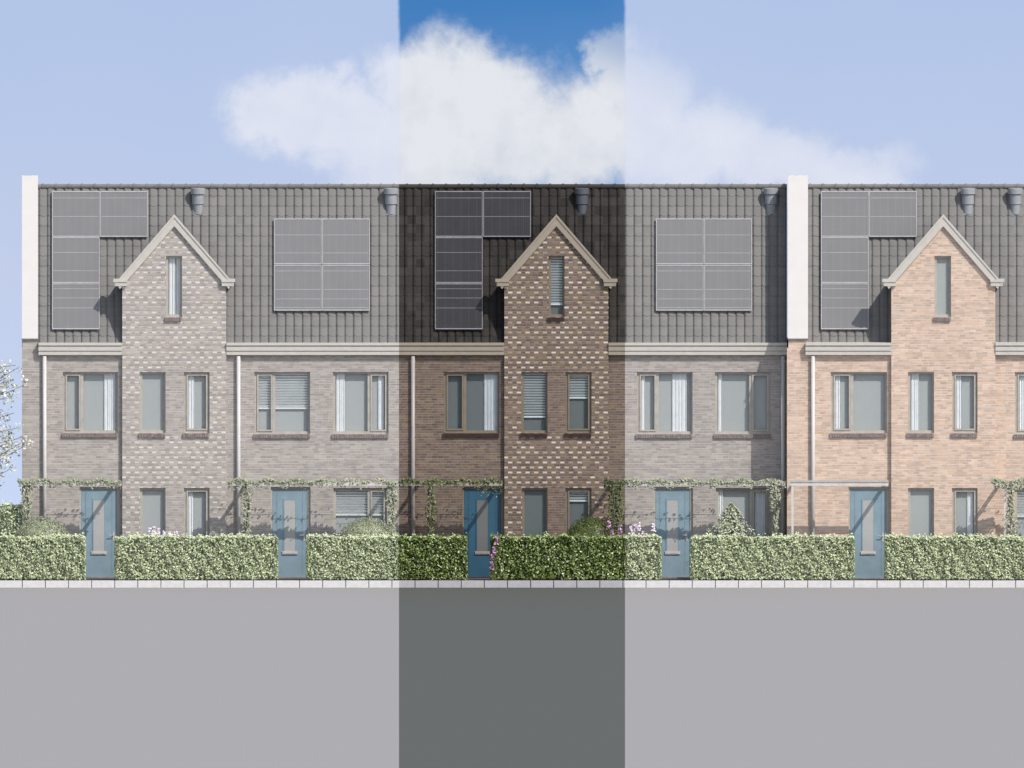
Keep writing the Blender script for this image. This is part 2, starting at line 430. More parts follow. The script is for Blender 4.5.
def vent(root, P, px, Yr):
    x = X(px); yb, zb = Rp(212, Yr); 
    cy = yb + .02
    zt = Z(188, cy)
    m = MB(); r = [(.12, zb - .05), (.125, zb + .19), (.15, zb + .20), (.15, zt - .175), (.13, zt - .17), (.13, zt - .155), (.182, zt - .15), (.182, zt - .01), (.15, zt)]
    m.tube([(x, cy, z) for _, z in r], [q for q, _ in r], 20)
    v = m.build('roof_vent', P['vent'], root, smooth=False)
    c = MB(); c.box(x - .12, x + .12, cy - .10, cy + .1, zb - .08, zb - .045); c.build('flashing', P['vent'], root, v)
def panel(root, P, x0, x1, y0, y1, Yr, lines=()):
    a, b = X(x0), X(x1)
    def q(x, py, off): y, z = Rp(py, Yr, off); return (x, y, z)
    n = Vector((0, -math.sin(PITCH), math.cos(PITCH)))
    m = MB(); m.prism([q(a + .008, y1 - .3, .085), q(b - .008, y1 - .3, .085), q(b - .008, y0 + .3, .085), q(a + .008, y0 + .3, .085)], n * .035)
    o = m.build('solar_panel', P['cell'], root)
    f = MB()
    def bar(xa, xb, ya, yb, d=.128): f.prism([q(xa, yb, .084), q(xb, yb, .084), q(xb, ya, .084), q(xa, ya, .084)], n * (d - .084))
    t = .016
    bar(a, a + t, y0, y1); bar(b - t, b, y0, y1); bar(a + t, b - t, y0, y0 + .9); bar(a + t, b - t, y1 - .9, y1)
    f.build('panel_frame', P['pframe'], root, o)
    g = MB()
    for ly in lines:
        g.prism([q(a + .03, ly + .3, .1205), q(b - .03, ly + .3, .1205), q(b - .03, ly - .3, .1205), q(a + .03, ly - .3, .1205)], n * .003)
    if lines: g.build('busbar', P['bus'], root, o)
    # mounting rails on the tiles
    for ly in (y0 + 9, y1 - 9):
        g = MB(); g.prism([q(a + .05, ly + .6, .03), q(b - .05, ly + .6, .03), q(b - .05, ly - .6, .03), q(a + .05, ly - .6, .03)], n * .054)
        g.build('mounting_rail', P['pframe'], root, o)
def gutter(root, P, x0, x1, Yw, Yr, name='gutter'):
    a, b = X(x0), X(x1); m = MB()
    f = Yw - .10; back = Yr + .12
    def bx(pa, pb, proj): m.box(a, b, Yw - proj, back, Z(pb, Yw), Z(pa, Yw))
    bx(342.6, 345.3, .15); bx(345.35, 346.6, .10); bx(346.65, 350.6, .135); bx(350.65, 351.2, .105); bx(351.25, 354.8, .115)
    return m.build(name, P['trim'], root)
def pipe(root, P, px, Yw):
    x = X(px); m = MB(); m.tube([(x, Yw - .06, Z(356, Yw)), (x, Yw - .06, .03)], .05, 12)
    o = m.build('drainpipe', P['pipe'], root, smooth=True)
    for py in (362, 440, 520):
        c = MB(); c.box(x - .062, x + .062, Yw - .07, Yw + .003, Z(py, Yw), Z(py, Yw) + .03)
        c.build('pipe_bracket', P['pipe'], root, o)
def bay(root, P, brick, cx, Yw, Yr, wins, extra=None):
    """gabled bay centred on cx (px): brick front, coping, kneelers, its own pitched roof"""
    Yb = Yw - .10; a, b = X(cx - 52), X(cx + 52); c0 = X(cx)
    sl_ = 1.17
    def zin(dx): return Z(225.5, Yb) - sl_ * abs(dx)
    top = Z(225.5, Yb)
    planes = [(sl_, 1, top + sl_ * c0), (-sl_, 1, top - sl_ * c0)]
    m = MB(); wall_sheet(m, a, b, -.05, top, wins, Yb, .13, planes)
    zs = zin(b - c0)
    back = Yr + 1.95
    for xx, s_ in ((a, 1), (b, -1)):
        p = [(xx, Yb, -.05), (xx, Yb, zs), (xx, back, zs), (xx, Yb + .12 if False else back, -.05)]
        m.face(p if s_ < 0 else p[::-1])
    gw = m.build('bay_wall', brick, root)
    # coping
    m = MB(); yo, yi = Yb - .07, Yb + .12
    to = Z(214.5, Yb); e = 1.46
    ze = to - sl_ * e
    for s_ in (1, -1):
        P1 = [(c0, yo, to), (c0 + s_ * e, yo, ze), (c0 + s_ * (e - .10), yo, ze - .155), (c0, yo, to - .29)]
        m.prism(P1, (0, yi - yo, 0))
        P2 = [(c0, yo - .018, to + .01), (c0 + s_ * (e + .005), yo - .018, ze + .01), (c0 + s_ * (e + .005), yo - .018, ze - .05), (c0, yo - .018, to - .075)]
        m.prism(P2, (0, .02, 0))
    cp = m.build('coping', P['trim'], root)
    for s_ in (1, -1):
        m = MB()
        u, v = sorted((c0 + s_ * 1.175, c0 + s_ * 1.525)); m.box(u, v, yo - .03, yi + .2, Z(282.0, Yb), Z(279, Yb))
        u, v = sorted((c0 + s_ * 1.185, c0 + s_ * 1.49)); m.box(u, v, yo - .01, yi + .2, Z(286.0, Yb), Z(281.9, Yb))
        m.build('kneeler', P['trim'], root, cp)
    # roof of the bay behind the coping
    m = MB()
    for s_ in (1, -1):
        y0_ = Yb + .121
        m.prism([(c0, y0_, to - .06), (c0 + s_ * (e - .02), y0_, ze - .06), (c0 + s_ * (e - .06), y0_, ze - .14), (c0, y0_, to - .20)], (0, back - y0_, 0))
    m.build('bay_roof', P['tile'], root)
    return zs
def px_holes(ws, Yw): return [(X(a - .5), X(b), Z(d, Yw), Z(c, Yw)) for (a, b, c, d) in ws]
BRN = [(124, 104, 94), (136, 114, 102), (116, 99, 95), (132, 117, 107), (106, 92, 93), (138, 121, 100), (118, 98, 88), (128, 108, 101), (114, 101, 99), (132, 108, 94), (124, 110, 92), (110, 92, 86)]
BRM = (152, 138, 126)
ORG = [(184, 142, 108), (192, 152, 118), (172, 134, 106), (196, 160, 130), (164, 134, 114), (188, 148, 112), (178, 142, 118), (190, 142, 108)]
ORM = (200, 178, 158)
ACC = [(226, 210, 196), (206, 188, 156), (240, 228, 216), (180, 160, 144), (214, 198, 168), (196, 176, 158), (224, 208, 188), (150, 132, 118), (236, 222, 206), (164, 144, 128)]
def house(name, label, x0, x1, p, wins, doorx, bayc=None, pipes=(), vents=(), panels=(), Yw=0.0, Yr=0.0, warm=False, party_left=None, mainwin=(), baywins=(), gutters=(), endwall=False, gx=(None, None)):
    root = empty(name, (X(x0), Yw, 0), label, 'house', 'terraced houses in one row')
    P = pal(p, warm)
    xl, xr = X(x0), X(x1)
    cols, mo = (ORG, ORM) if warm else (BRN, BRM)
    base = brick_mat('brown_brick' if not warm else 'orange_brick', cols, mo, p)
    zt = Z(348, Yw)
    # front wall (leaving out the bay)
    segs = [(xl, xr)] if bayc is None else [(xl, X(bayc - 52)), (X(bayc + 52), xr)]
    holes = px_holes([m_[0:4] for m_ in mainwin], Yw)
    if doorx: holes.append((X(doorx[0]), X(doorx[1]), 0.0, Z(487, Yw)))
    m = MB()
    for (a, b) in segs:
        hs = [h for h in holes if h[0] >= a - .01 and h[1] <= b + .01]
        wall_sheet(m, a, b, -.05 if not hs else -.05, zt, hs, Yw, .13)
    bk = 9.0
    for xx in (xl, xr):
        m.face([(xx, Yw, -.05), (xx, Yw, zt), (xx, bk, zt), (xx, bk, -.05)])
    m.face([(xl, bk, -.05), (xr, bk, -.05), (xr, bk, zt), (xl, bk, zt)])
    m.face([(xl, Yw, zt), (xr, Yw, zt), (xr, bk, zt), (xl, bk, zt)])
    m.build('wall', base, root)
    # roof
    rl_, rr_ = (X(gx[0]) if gx[0] else xl), (X(gx[1]) if gx[1] else xr)
    m = MB(); roof_front(m, rl_, rr_, Yr, X(39))
    y1, z1 = Rp(186, Yr); ze = eave_z(Yr)
    zk = z1 - .45
    m.face([(rl_, y1, z1), (rr_, y1, z1), (rr_, bk - y1 + Yr, zk), (rl_, bk - y1 + Yr, zk)])
    m.face([(rl_, bk - y1 + Yr, zk), (rr_, bk - y1 + Yr, zk), (rr_, bk, ze), (rl_, bk, ze)])
    for xx in (rl_, rr_): m.face([(xx, Yr, ze), (xx, y1, z1), (xx, bk - y1 + Yr, zk), (xx, bk, ze)])
    rf = m.build('roof', P['tile'], root)
    ro = ridge(root, P, rl_, rr_, Yr, X(42)); ro.parent = rf
    for v in vents: vent(root, P, v, Yr)
    for q in panels: panel(root, P, *q[:4], Yr, q[4] if len(q) > 4 else ())
    for (a, b) in gutters: gutter(root, P, a, b, Yw, Yr)
    for v in pipes: pipe(root, P, v, Yw)
    for mw in mainwin: window(root, P, *mw[:4], Yw, **mw[4])
    if doorx: door(root, P, doorx[0], doorx[1], Yw)
    if bayc is not None:
        Yb = Yw - .10; ox = X(x0)
        plain = []
        if not warm:
            plain = [(X(bayc - 10) - ox, X(bayc + 11.5) - ox, Z(433, Yb), Z(371, Yb)), (X(bayc - 10) - ox, X(bayc + 11.5) - ox, -1, Z(487, Yb))]
            bb = brick_mat('patterned_brick', [tuple(v * 1.02 for v in q) for q in BRN], BRM, p, ACC, X(bayc - 52) - ox - Yb + Yw, .01, plain)
        else: bb = base
        bay(root, P, bb, bayc, Yw, Yr, px_holes([q[:4] for q in baywins], Yb))
        for q in baywins: window(root, P, *q[:4], Yb, **q[4])
    if endwall:
        # white rendered slope wall standing proud of the tiles, on a brick pier
        ea, eb = endwall; Y0 = Yw - .01
        zb = Z(338.5, Y0); zt_ = Z(175.5, Y0 + 1.85)
        yt = Y0 + (zt_ - zb) / TP
        m = MB(); m.prism([(X(ea), Y0, zb), (X(ea), yt, zt_), (X(ea), bk - 1.5, zt_ - .45), (X(ea), bk, zb)], (X(eb) - X(ea), 0, 0))
        m.build('gable_end_wall', P['white'], root)
        m = MB(); m.box(X(ea) + .01, X(eb) - .01, Y0 + .02, bk - .02, zt - .001, zb); m.build('pier', base, root)
        m = MB(); m.box(X(ea) - .012, X(eb) + .01, Y0 - .03, Y0 + .3, zb - .03, zb - .002); m.build('drip_edge', P['ridge'], root)
    return root
W = lambda a, b, c, d, **k: (a, b, c, d, k)
def top_pair(): return None
# ---- terrace, left to right
def arr_L(x, w=47.6):      # L-shaped array, four panels
    return [(x, x + w, 191.7, 237.4, (198, 216.5)), (x + w + .6, x + 2 * w + .6, 191.7, 237.4, (198, 216.5)),
            (x, x + w, 237.9, 283.6, (252.5, 270.8)), (x, x + w, 284.1, 329.8, (288.8, 298, 308))]
def arr_B(x, w=47.6):
    o = []
    for i in (0, 1):
        o.append((x + i * (w + .6), x + i * (w + .6) + w, 219.2, 264.9, (235, 253))); o.append((x + i * (w + .6), x + i * (w + .6) + w, 265.5, 311.2, (271, 289.5, 299, 307.5)))
    return o
house('brick_house', 'pale brown brick gabled end house with white slope wall at the far left', 22, 228, True, None, (79.5, 120), 174.3,
      pipes=(44.5,), vents=(198,), panels=arr_L(52), gutters=((38.5, 122.2), (226.4, 228)), endwall=(22, 38), gx=(38, None),
      mainwin=[W(63.5, 118, 372, 433, mull=82, case='L', curtains=((104, 115.5),))],
      baywins=[W(140.5, 165.5, 372, 433), W(184.5, 209.5, 372, 433, case='A', curtains=((188, 194),)), W(140.5, 165.5, 488, 560, sill=False), W(184.5, 209.5, 488, 560, case='A', curtains=((188, 193),), sill=False),
               W(166.5, 182, 256, 317, curtains=((169, 175), (176.5, 180)))])
house('brick_house', 'pale brown brick house with square solar array, left of the dark gabled house', 228, 399, True, None, (270.8, 310.5), None,
      pipes=(238.5,), vents=(391,), panels=arr_B(274), gutters=((228, 399),),
      mainwin=[W(255, 310, 372, 434, mull=274, case='L', blind=409), W(333.5, 388.5, 372, 434, mull=369, case='R', curtains=((336, 344.5), (378, 384))),
               W(334, 387, 488, 560, mull=369, case='R', blind=515.5, sill=False)])
house('brick_house', 'dark brown brick gabled house with black roof in the middle of the row', 399, 625, False, None, (462.4, 504.1), 556.4,
      pipes=(413,), vents=(582,), panels=arr_L(435), gutters=((399, 504.3), (608.5, 625)),
      mainwin=[W(444.5, 499.5, 372, 433, mull=465, case='L', curtains=((484, 497.5),))],
      baywins=[W(522, 547.5, 372, 433, blind=417.5), W(566, 591.5, 372, 433, case='A', blind=398.5), W(522.5, 547.5, 488, 560, sill=False), W(566, 591.5, 488, 560, case='A', blind=501.5, sill=False),
               W(549, 564.5, 256, 317, blind=305)])
house('brick_house', 'pale brown brick house crossed by the shadow of the orange house', 625, 787, True, None, (653.8, 693), None,
      pipes=(783,), vents=(771,), panels=arr_B(656), gutters=((625, 787),),
      mainwin=[W(637.5, 692.5, 372, 434, mull=657.5, case='L', curtains=((641, 645), (672, 686.5))), W(715.5, 770.5, 372, 434, mull=750.5, case='R', curtains=((718, 722),)),
               W(716.5, 769, 488, 560, mull=751, case='R', curtains=((718.5, 723), (755, 765)), sill=False)])
house('brick_house', 'orange brick gabled house behind the bare canopy, right of the second white slope wall', 787, 1006, True, None, (848.6, 889.4), 943.3,
      pipes=(813,), vents=(968,), panels=arr_L(821), gutters=((805.5, 891.2), (995.4, 1006)), endwall=(788, 808), Yw=-.9, Yr=-.45, warm=True, gx=(807, None),
      mainwin=[W(831.5, 887, 372, 433, mull=852, case='L', curtains=((835, 840.5),))],
      baywins=[W(908.5, 934, 372, 433, curtains=((911, 919),)), W(952.5, 977.5, 372, 433, case='A', curtains=((956, 961.5),)), W(908.5, 934, 488, 560, sill=False), W(952.5, 977.5, 488, 560, case='A', curtains=((967, 973.5),), sill=False),
               W(935, 951, 256, 317)])
house('brick_house', 'orange brick house cut off by the right edge, blinds down on the ground floor', 1006, 1180, True, None, (1100, 1138), None,
      vents=(1015.5,), gutters=((1006, 1180),), Yw=-.9, Yr=-.45, warm=True,
      mainwin=[W(1015.5, 1071, 372, 434, mull=1035, case='L', curtains=((1018.5, 1030),)), W(1015.5, 1071, 488, 560, mull=1055, case='R', blind=517, sill=False)])
# ------------------------------------------------------------------ greenery
def leafmats(tagn, cols, p, k=1.0):
    out = []; am = {'hedge': .47, 'ivy': .36, 'bush': .42, 'blossom': .4}.get(tagn, .5)
    if tagn == 'hedge' and p:
        mean = [sum(q[j] for q in cols) / len(cols) for j in range(3)]; cols = [tuple(q[j] * .6 + mean[j] * .4 for j in range(3)) for q in cols]; cols = [(q[0] * .98, q[1] * .99, q[2] * .84) for q in cols]
    for i, c in enumerate(cols):
        key = ('leaf', tagn, i, p)
        if key not in MATS:
            m, t, b = newmat(tagn + '_leaf'); g = G(t)
            b.inputs['Base Color'].default_value = alb(whitened(c, p, am), k); b.inputs['Roughness'].default_value = .45
            b.inputs['Specular IOR Level'].default_value = .4
            MATS[key] = m
        out.append(MATS[key])
    return out
HC = [(98, 116, 56), (118, 136, 72), (82, 100, 44), (146, 160, 108), (172, 182, 142), (64, 80, 32), (122, 138, 62), (78, 92, 40)]
IC = [(70, 82, 44), (92, 102, 56), (54, 62, 34), (104, 98, 66)]
BC = [(86, 96, 50), (74, 84, 42), (98, 108, 58)]
def hedge(px0, px1, label, p, ytop=537, Y0=-2.25, Y1=-1.85, group='clipped hedges along the kerb', dens=1500, cols=HC, z0=0.0, name='clipped_hedge', size=.07):
    x0, x1 = X(px0), X(px1); zt = Z(ytop, Y0)
    ms = leafmats('hedge', cols, p); root = empty(name, ((x0 + x1) / 2, (Y0 + Y1) / 2, 0), label, 'hedge', group)
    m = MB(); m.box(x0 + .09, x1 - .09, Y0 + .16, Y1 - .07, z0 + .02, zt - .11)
    core = mat('hedge_twigs' + ('_whitened' if p else ''), whitened((62, 70, 34), p, .48), .95, var=.2, vs=18)
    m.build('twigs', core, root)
    m = MB(); n = int((x1 - x0) * (zt - z0) * dens)
    def bump(x, z): return .035 * math.sin(x * 7.1 + 1.3 * math.sin(z * 5)) + .03 * math.sin(x * 17 + z * 11)
    for _ in range(n):
        x = x0 + R() * (x1 - x0); z = z0 + .03 + (zt - z0 - .03) * R()
        dd = abs(R()) ** 1.3 * (.12 if p else .19)
        e = min(x - x0, x1 - x); rr = max(0, .07 - e) * .8; tt = max(0, .07 - (zt - z)) * .9
        y = Y0 + dd + rr + tt + bump(x, z) * .7
        nrm = ((R() - .5) * 2.2 + .2, -.9 + (R() - .5) * 1.8, .3 + (R() - .5) * 2.4)
        m.leaf((x, y, z), nrm, size * (.6 + .7 * R()), min(len(cols) - 1, int(R() ** 1.15 * len(cols))), .62)
    for _ in range(int((x1 - x0) * (Y1 - Y0) * dens * 1.1)):      # top
        x = x0 + R() * (x1 - x0); y = Y0 + R() * (Y1 - Y0)
        z = zt - R() ** 1.5 * .09 + .03 * math.sin(x * 9) * math.sin(x * 23 + 1) + .022 * math.sin(x * 3.1 + y * 4) + (.09 * R() if R() < .10 else 0)
        m.leaf((x, y, z), (R() - .5 + .3, (R() - .5) * 1.4 - .5, .9), size * (.6 + .7 * R()), min(len(cols) - 1, int(R() * len(cols))), .62)
    for s_, xx in ((-1, x0), (1, x1)):                             # ends and back
        for _ in range(int((Y1 - Y0) * (zt - z0) * dens)):
            m.leaf((xx - s_ * R() * .09 + s_ * .02, Y0 + R() * (Y1 - Y0), z0 + .03 + R() * (zt - z0 - .05)), (s_, (R() - .5) * 1.4, R() - .2), size * (.6 + .7 * R()), int(R() * len(cols)), .62)
    for _ in range(int((x1 - x0) * (zt - z0) * dens * .25)):
        m.leaf((x0 + R() * (x1 - x0), Y1 - R() * .08, z0 + .03 + R() * (zt - z0 - .05)), (R() - .5, 1, R() - .2), size * 1.1, int(R() * len(cols)), .62)
    m.build('foliage', ms, root)
hedge(-60, 84.5, 'pale green clipped hedge under the leftmost ball bush, left of the first blue door', True)
hedge(115.5, 277, 'pale green clipped hedge between the first and second blue doors', True)
hedge(307, 398.7, 'pale green clipped hedge right of the second blue door, touching the deep green one', True)  # same hedge as the next piece, white wash put into its leaf colours
hedge(399.3, 466.5, 'short deep green clipped hedge left of the teal door', False)
hedge(491, 624.7, 'long deep green clipped hedge right of the teal door', False)
hedge(625.3, 660.5, 'very short pale green clipped hedge with pink flowers above it', True)  # continues the long hedge, with the white wash in its leaf colours
hedge(691, 853.5, 'pale green clipped hedge under the loose pointed shrub', True)
hedge(885.5, 1080, 'pale green clipped hedge running out of the right edge of the picture', True)
hedge(-120, 22, 'darker plain green hedge behind the corner of the end house at far left', True, 505, -.75, -.2, group=None, dens=900, cols=[(52, 66, 38), (62, 76, 44), (44, 58, 32), (72, 84, 54)], name='tall_hedge')
def ball(px, ybase, w, ytop, label, p, Y=-1.3, cols=BC, spike=False, n=9000, name='round_bush'):
    cx = X(px); rx = w / 2 / S; zt = Z(ytop, Y); zc = zt * .5 if not spike else .3; rz = zt - zc
    root = empty(name, (cx, Y, 0), label, 'bush', 'round bushes behind the hedges' if not spike else None)
    ry = min(rx, .40)
    m = MB(); m.tube([(cx, Y, 0), (cx, Y, zc * .6)], .03, 8)
    for k in range(7):
        a = k * .9; m.tube([(cx, Y, .1), (cx + math.cos(a) * rx * .5, Y + math.sin(a) * ry * .5, zc + rz * .45)], [.015, .006], 5)
    m.build('stem', mat('bark', (92, 78, 66), .9), root)
    m = MB()
    for _ in range(n):
        t = R() * 2 * math.pi; u = R() * 2 - 1 if not spike else R(); s_ = math.sqrt(max(0, 1 - u * u)); rad = .80 + .22 * R() ** .5
        d = Vector((math.cos(t) * s_, math.sin(t) * s_, u))
        if spike: 
            k = (1 - u) ** .75 * (1 + .25 * math.sin(7 * t + 5 * u) + .12 * math.sin(23 * u)); rad2 = R() ** .5
            c = Vector((cx + math.cos(t) * rx * k * rad2, Y + math.sin(t) * ry * k * rad2, zc + rz * u + .05 * (R() - .5)))
            m.leaf(c, (d.x + .5 * (R() - .5), d.y - .3, .7 + R()), .09 * (.6 + .8 * R()), int(R() * len(cols)), .45)
        else:
            c = Vector((cx + d.x * rx * rad, Y + d.y * ry * rad, zc + d.z * rz * rad))
            m.leaf(c, (d.x + R() - .5, d.y + R() - .5, d.z + R() - .5), .055 * (.6 + .8 * R()), int(R() * len(cols)), .3)
    if not spike:      # dense inside
        pts = []
        for i in range(7):
            a = -1.45 + 2.9 * i / 6; pts.append((zc + math.sin(a) * rz * .86, math.cos(a) * .86))
        n0 = len(m.v); N = 16
        for z_, k in pts:
            for j in range(N): m.v.append((cx + math.cos(2 * math.pi * j / N) * rx * k, Y + math.sin(2 * math.pi * j / N) * ry * k, z_))
        for i in range(6):
            for j in range(N): m.f.append((n0 + i * N + j, n0 + i * N + (j + 1) % N, n0 + (i + 1) * N + (j + 1) % N, n0 + (i + 1) * N + j)); m.mi.append(0)
    m.build('foliage', leafmats('bush', cols, p), root)
ball(42, 538, 60, 516.5, 'leftmost pale green round bush, beside the first blue door', True)
ball(367, 538, 64, 517.5, 'pale green round bush under the lowered blinds, left of the dark house', True)
ball(590, 538, 52, 516.5, 'deep green round bush below the right window of the dark house', False)
ball(731, 538, 72, 504, 'loose pointed grey green shrub under the window beside the shaded corner', True, cols=[(104, 122, 84), (128, 142, 106), (84, 102, 64), (150, 160, 128)], spike=True, n=4200, name='loose_shrub')
def flowers(spots, label, p, Y=-1.55, c1=(190, 150, 180), c2=(150, 100, 140), cat='flowers', group=None):
    cx = sum(s_[0] for s_ in spots) / len(spots)
    root = empty('flowering_plant', (X(cx), Y, 0), label, cat, group)
    st = MB(); bl = MB(); lv = MB()
    for (px, py) in spots:
        x, z = X(px), Z(py, Y); bx = X(cx + (px - cx) * .6)
        yy = Y + (R() - .5) * .15
        st.tube([(bx, yy, 0), ((bx + x) / 2 + .02, yy, z * .5), (x, yy, z)], [.008, .006, .004], 5)
        for _ in range(46):
            t = R(); rr = .055 * (1 - .55 * t)
            bl.leaf((x + (R() - .5) * 2 * rr, yy + (R() - .5) * 2 * rr, z - .09 + .2 * t), (R() - .5, R() - 1, R() - .3), .05, int(R() * 2.0), .8)
        for _ in range(10):
            lv.leaf((bx + (x - bx) * R() + (R() - .5) * .1, yy + (R() - .5) * .1, z * (.3 + .6 * R())), (R() - .5, R() - 1, R()), .10, int(R() * 3), .25)
    st.build('stem', leafmats('bush', BC, p)[0], root); bl.build('blossom', leafmats('petal%d' % int(p), [c1, c2], p), root); lv.build('foliage', leafmats('bush', BC, p), root)
flowers([(602, 533), (609, 525.5), (612, 534), (620, 529), (620, 534)], 'pink and purple flower spikes beside the deep green round bush', False, c1=(196, 160, 184), c2=(138, 96, 134))
flowers([(631, 530.5), (635.5, 529), (639, 527), (653.5, 528), (643, 536), (634.5, 535)], 'pale pink flower spikes above the very short pale hedge', True, c1=(216, 190, 212), c2=(180, 144, 176))
flowers([(150, 532.5), (154, 531), (158.5, 533)], 'small violet blooms under the left ground floor window of the end house', True, c1=(120, 110, 140), c2=(110, 96, 126))
flowers([(164, 535), (176, 535.5), (170, 536)], 'low mauve blooms just above the hedge of the end house', True, c1=(150, 120, 142), c2=(130, 106, 124))
flowers([(496.5, 541), (494, 551), (492.5, 559), (491.5, 566)], 'dusky pink flowers leaning over the path at the teal door', False, Y=-2.3, c1=(150, 122, 118), c2=(120, 92, 92))
# ------------------------------------------------------------------ pergolas and climbers
def pergola(label, p, Yw, xa, xb, posts, sides, D=.85, slab=False, rails=True):
    Yf = Yw - D; zt = Z(482.3, Yf); root = empty('door_canopy', (X((xa + xb) / 2), Yf, 0), label, 'canopy', 'metal canopies over the front doors')
    M_ = mat('canopy_metal' + ('_whitened' if p else ''), whitened((172, 165, 154), p), .5)
    m = MB(); m.box(X(xa), X(xb), Yf, Yf + .06, zt - .085, zt); m.build('front_beam', M_, root)
    for s_ in sides:
        m = MB(); m.box(X(s_) - .03, X(s_) + .03, Yf + .062, Yw - .003, zt - .082, zt - .003); m.build('side_beam', M_, root)
    for q in posts:
        m = MB(); m.box(X(q) - .028, X(q) + .028, Yf + .003, Yf + .057, -.01, zt - .087); m.box(X(q) - .06, X(q) + .06, Yf - .02, Yf + .08, -.005, .01); m.build('post', M_, root)
    if slab:
        m = MB(); m.box(X(xa), X(xb), Yf - .02, Yf + .05, zt + .004, zt + .05); m.build('top_rail', mat('canopy_edge_whitened', whitened((120, 112, 106), p), .5), root)
    else:
        m = MB(); n = max(2, int((xb - xa) / 34))
        m.tube([(X(xa) + .02, Yf + .3, zt - .03), (X(xb) - .02, Yf + .3, zt - .03)], .005, 5)
        m.build('wire', M_, root)
    return zt
def ivy(label, p, Yw, beams, posts, D=.85, dens=380, y_top=478, hang=()):
    Yf = Yw - D; root = empty('climbing_plant', (X(posts[0] if posts else beams[0][0]), Yf, 0), label, 'climber', 'climbing plants on the canopies')
    m = MB(); zt = Z(482.3, Yf)
    ms = leafmats('ivy', IC, p)
    for (a, b, k) in beams:
        for _ in range(int((b - a) / S * dens * k)):
            x = X(a + (b - a) * R()); u = R()
            z = zt - .03 + .12 * u * (.75 + .35 * math.sin(x * 9)) if R() > .13 else zt - .04 - .12 * R() * (1 + math.sin(x * 13)) * .6
            m.leaf((x, Yf - .03 + R() * .10, z), (R() - .4, R() - 1.3, R() * .8), .07 * (.5 + .8 * R()), int(R() ** 1.2 * 4), .7)
        for _ in range(int((b - a) / S * dens * .05 * k)):      # leaves lying on the wires behind
            x = X(a + (b - a) * R()); m.leaf((x, Yf + .3 + (R() - .5) * .16, zt - .04 + R() * .06), (R() - .5, R() - .5, 1), .07, int(R() * 4), .7)
    st = MB()
    for q in posts:
        x0 = X(q)
        for _ in range(int(zt * dens * .75)):
            z = R() * zt; wdt = .11 * (1 + .35 * math.sin(z * 6 + q))
            m.leaf((x0 + (R() - .5) * 2 * wdt, Yf + .03 + (R() - .5) * .2, z), (R() - .4, R() - 1.3, R() * .8), .07 * (.5 + .8 * R()), int(R() ** 1.2 * 4), .7)
        st.tube([(x0 + .045 * math.sin(i * 1.3), Yf - .02, i * zt / 8) for i in range(9)], .012, 5)
    for (a, b, c, n) in hang:
        for _ in range(n):
            z1 = Z(c, Yf); t = R(); m.leaf((X(a + (b - a) * R()), Yf + R() * .1, zt - (zt - z1) * t * R()), (R() - .4, R() - 1.3, R() * .8), .06 * (.5 + .8 * R()), int(R() * 4), .6)
    m.build('foliage', ms, root)
    if posts: st.build('stem', mat('bark', (92, 78, 66), .9), root)
pergola('metal canopy frame over the door of the gabled end house', True, 0, 20, 121.5, (27,), (27, 116))
ivy('whitened ivy covering the canopy of the gabled end house', True, 0, [(18, 121, 1.0)], (27,), hang=((20, 34, 494, 60), (108, 121, 490, 40)))
pergola('long metal canopy frame between the second blue door and the dark house', True, 0, 230, 398.6, (247, 392), (247, 392))
ivy('whitened ivy on the long canopy with two leafy posts', True, 0, [(228, 322, 1.2), (322, 398.6, .45)], (247, 392), hang=((228, 262, 494, 110),))
pergola('metal canopy frame over the teal door', False, 0, 399.4, 502, (431,), (419, 500))
ivy('deep green ivy over the teal door and on the post left of it', False, 0, [(399.4, 502, .9)], (431,), hang=((481, 502, 499, 150),))
pergola('short metal canopy frame at the right end of the dark house', False, 0, 606, 624.6, (614,), (612,))
ivy('deep green bushy ivy on the post right of the patterned bay', False, 0, [(604, 624.6, 1.6)], (613, 619), hang=((604, 624, 492, 160),))
pergola('long metal canopy frame ending at the shaded corner', True, 0, 625.4, 786, (776,), (776,))
ivy('whitened ivy on the canopy that ends at the shaded corner', True, 0, [(625.4, 786, .85)], (775,), hang=((625, 650, 490, 50), (765, 786, 494, 60)))
pergola('bare metal canopy without any ivy over the door of the orange gabled house', True, -.9, 790, 888.5, (792.5,), (794, 886), slab=True)
pergola('metal canopy frame over the house at the right edge', True, -.9, 994, 1120, (1005, 1011), (1000,))
ivy('whitened ivy on the canopy at the right edge', True, -.9, [(992, 1120, .8)], (1011,), hang=((992, 1016, 494, 70),))
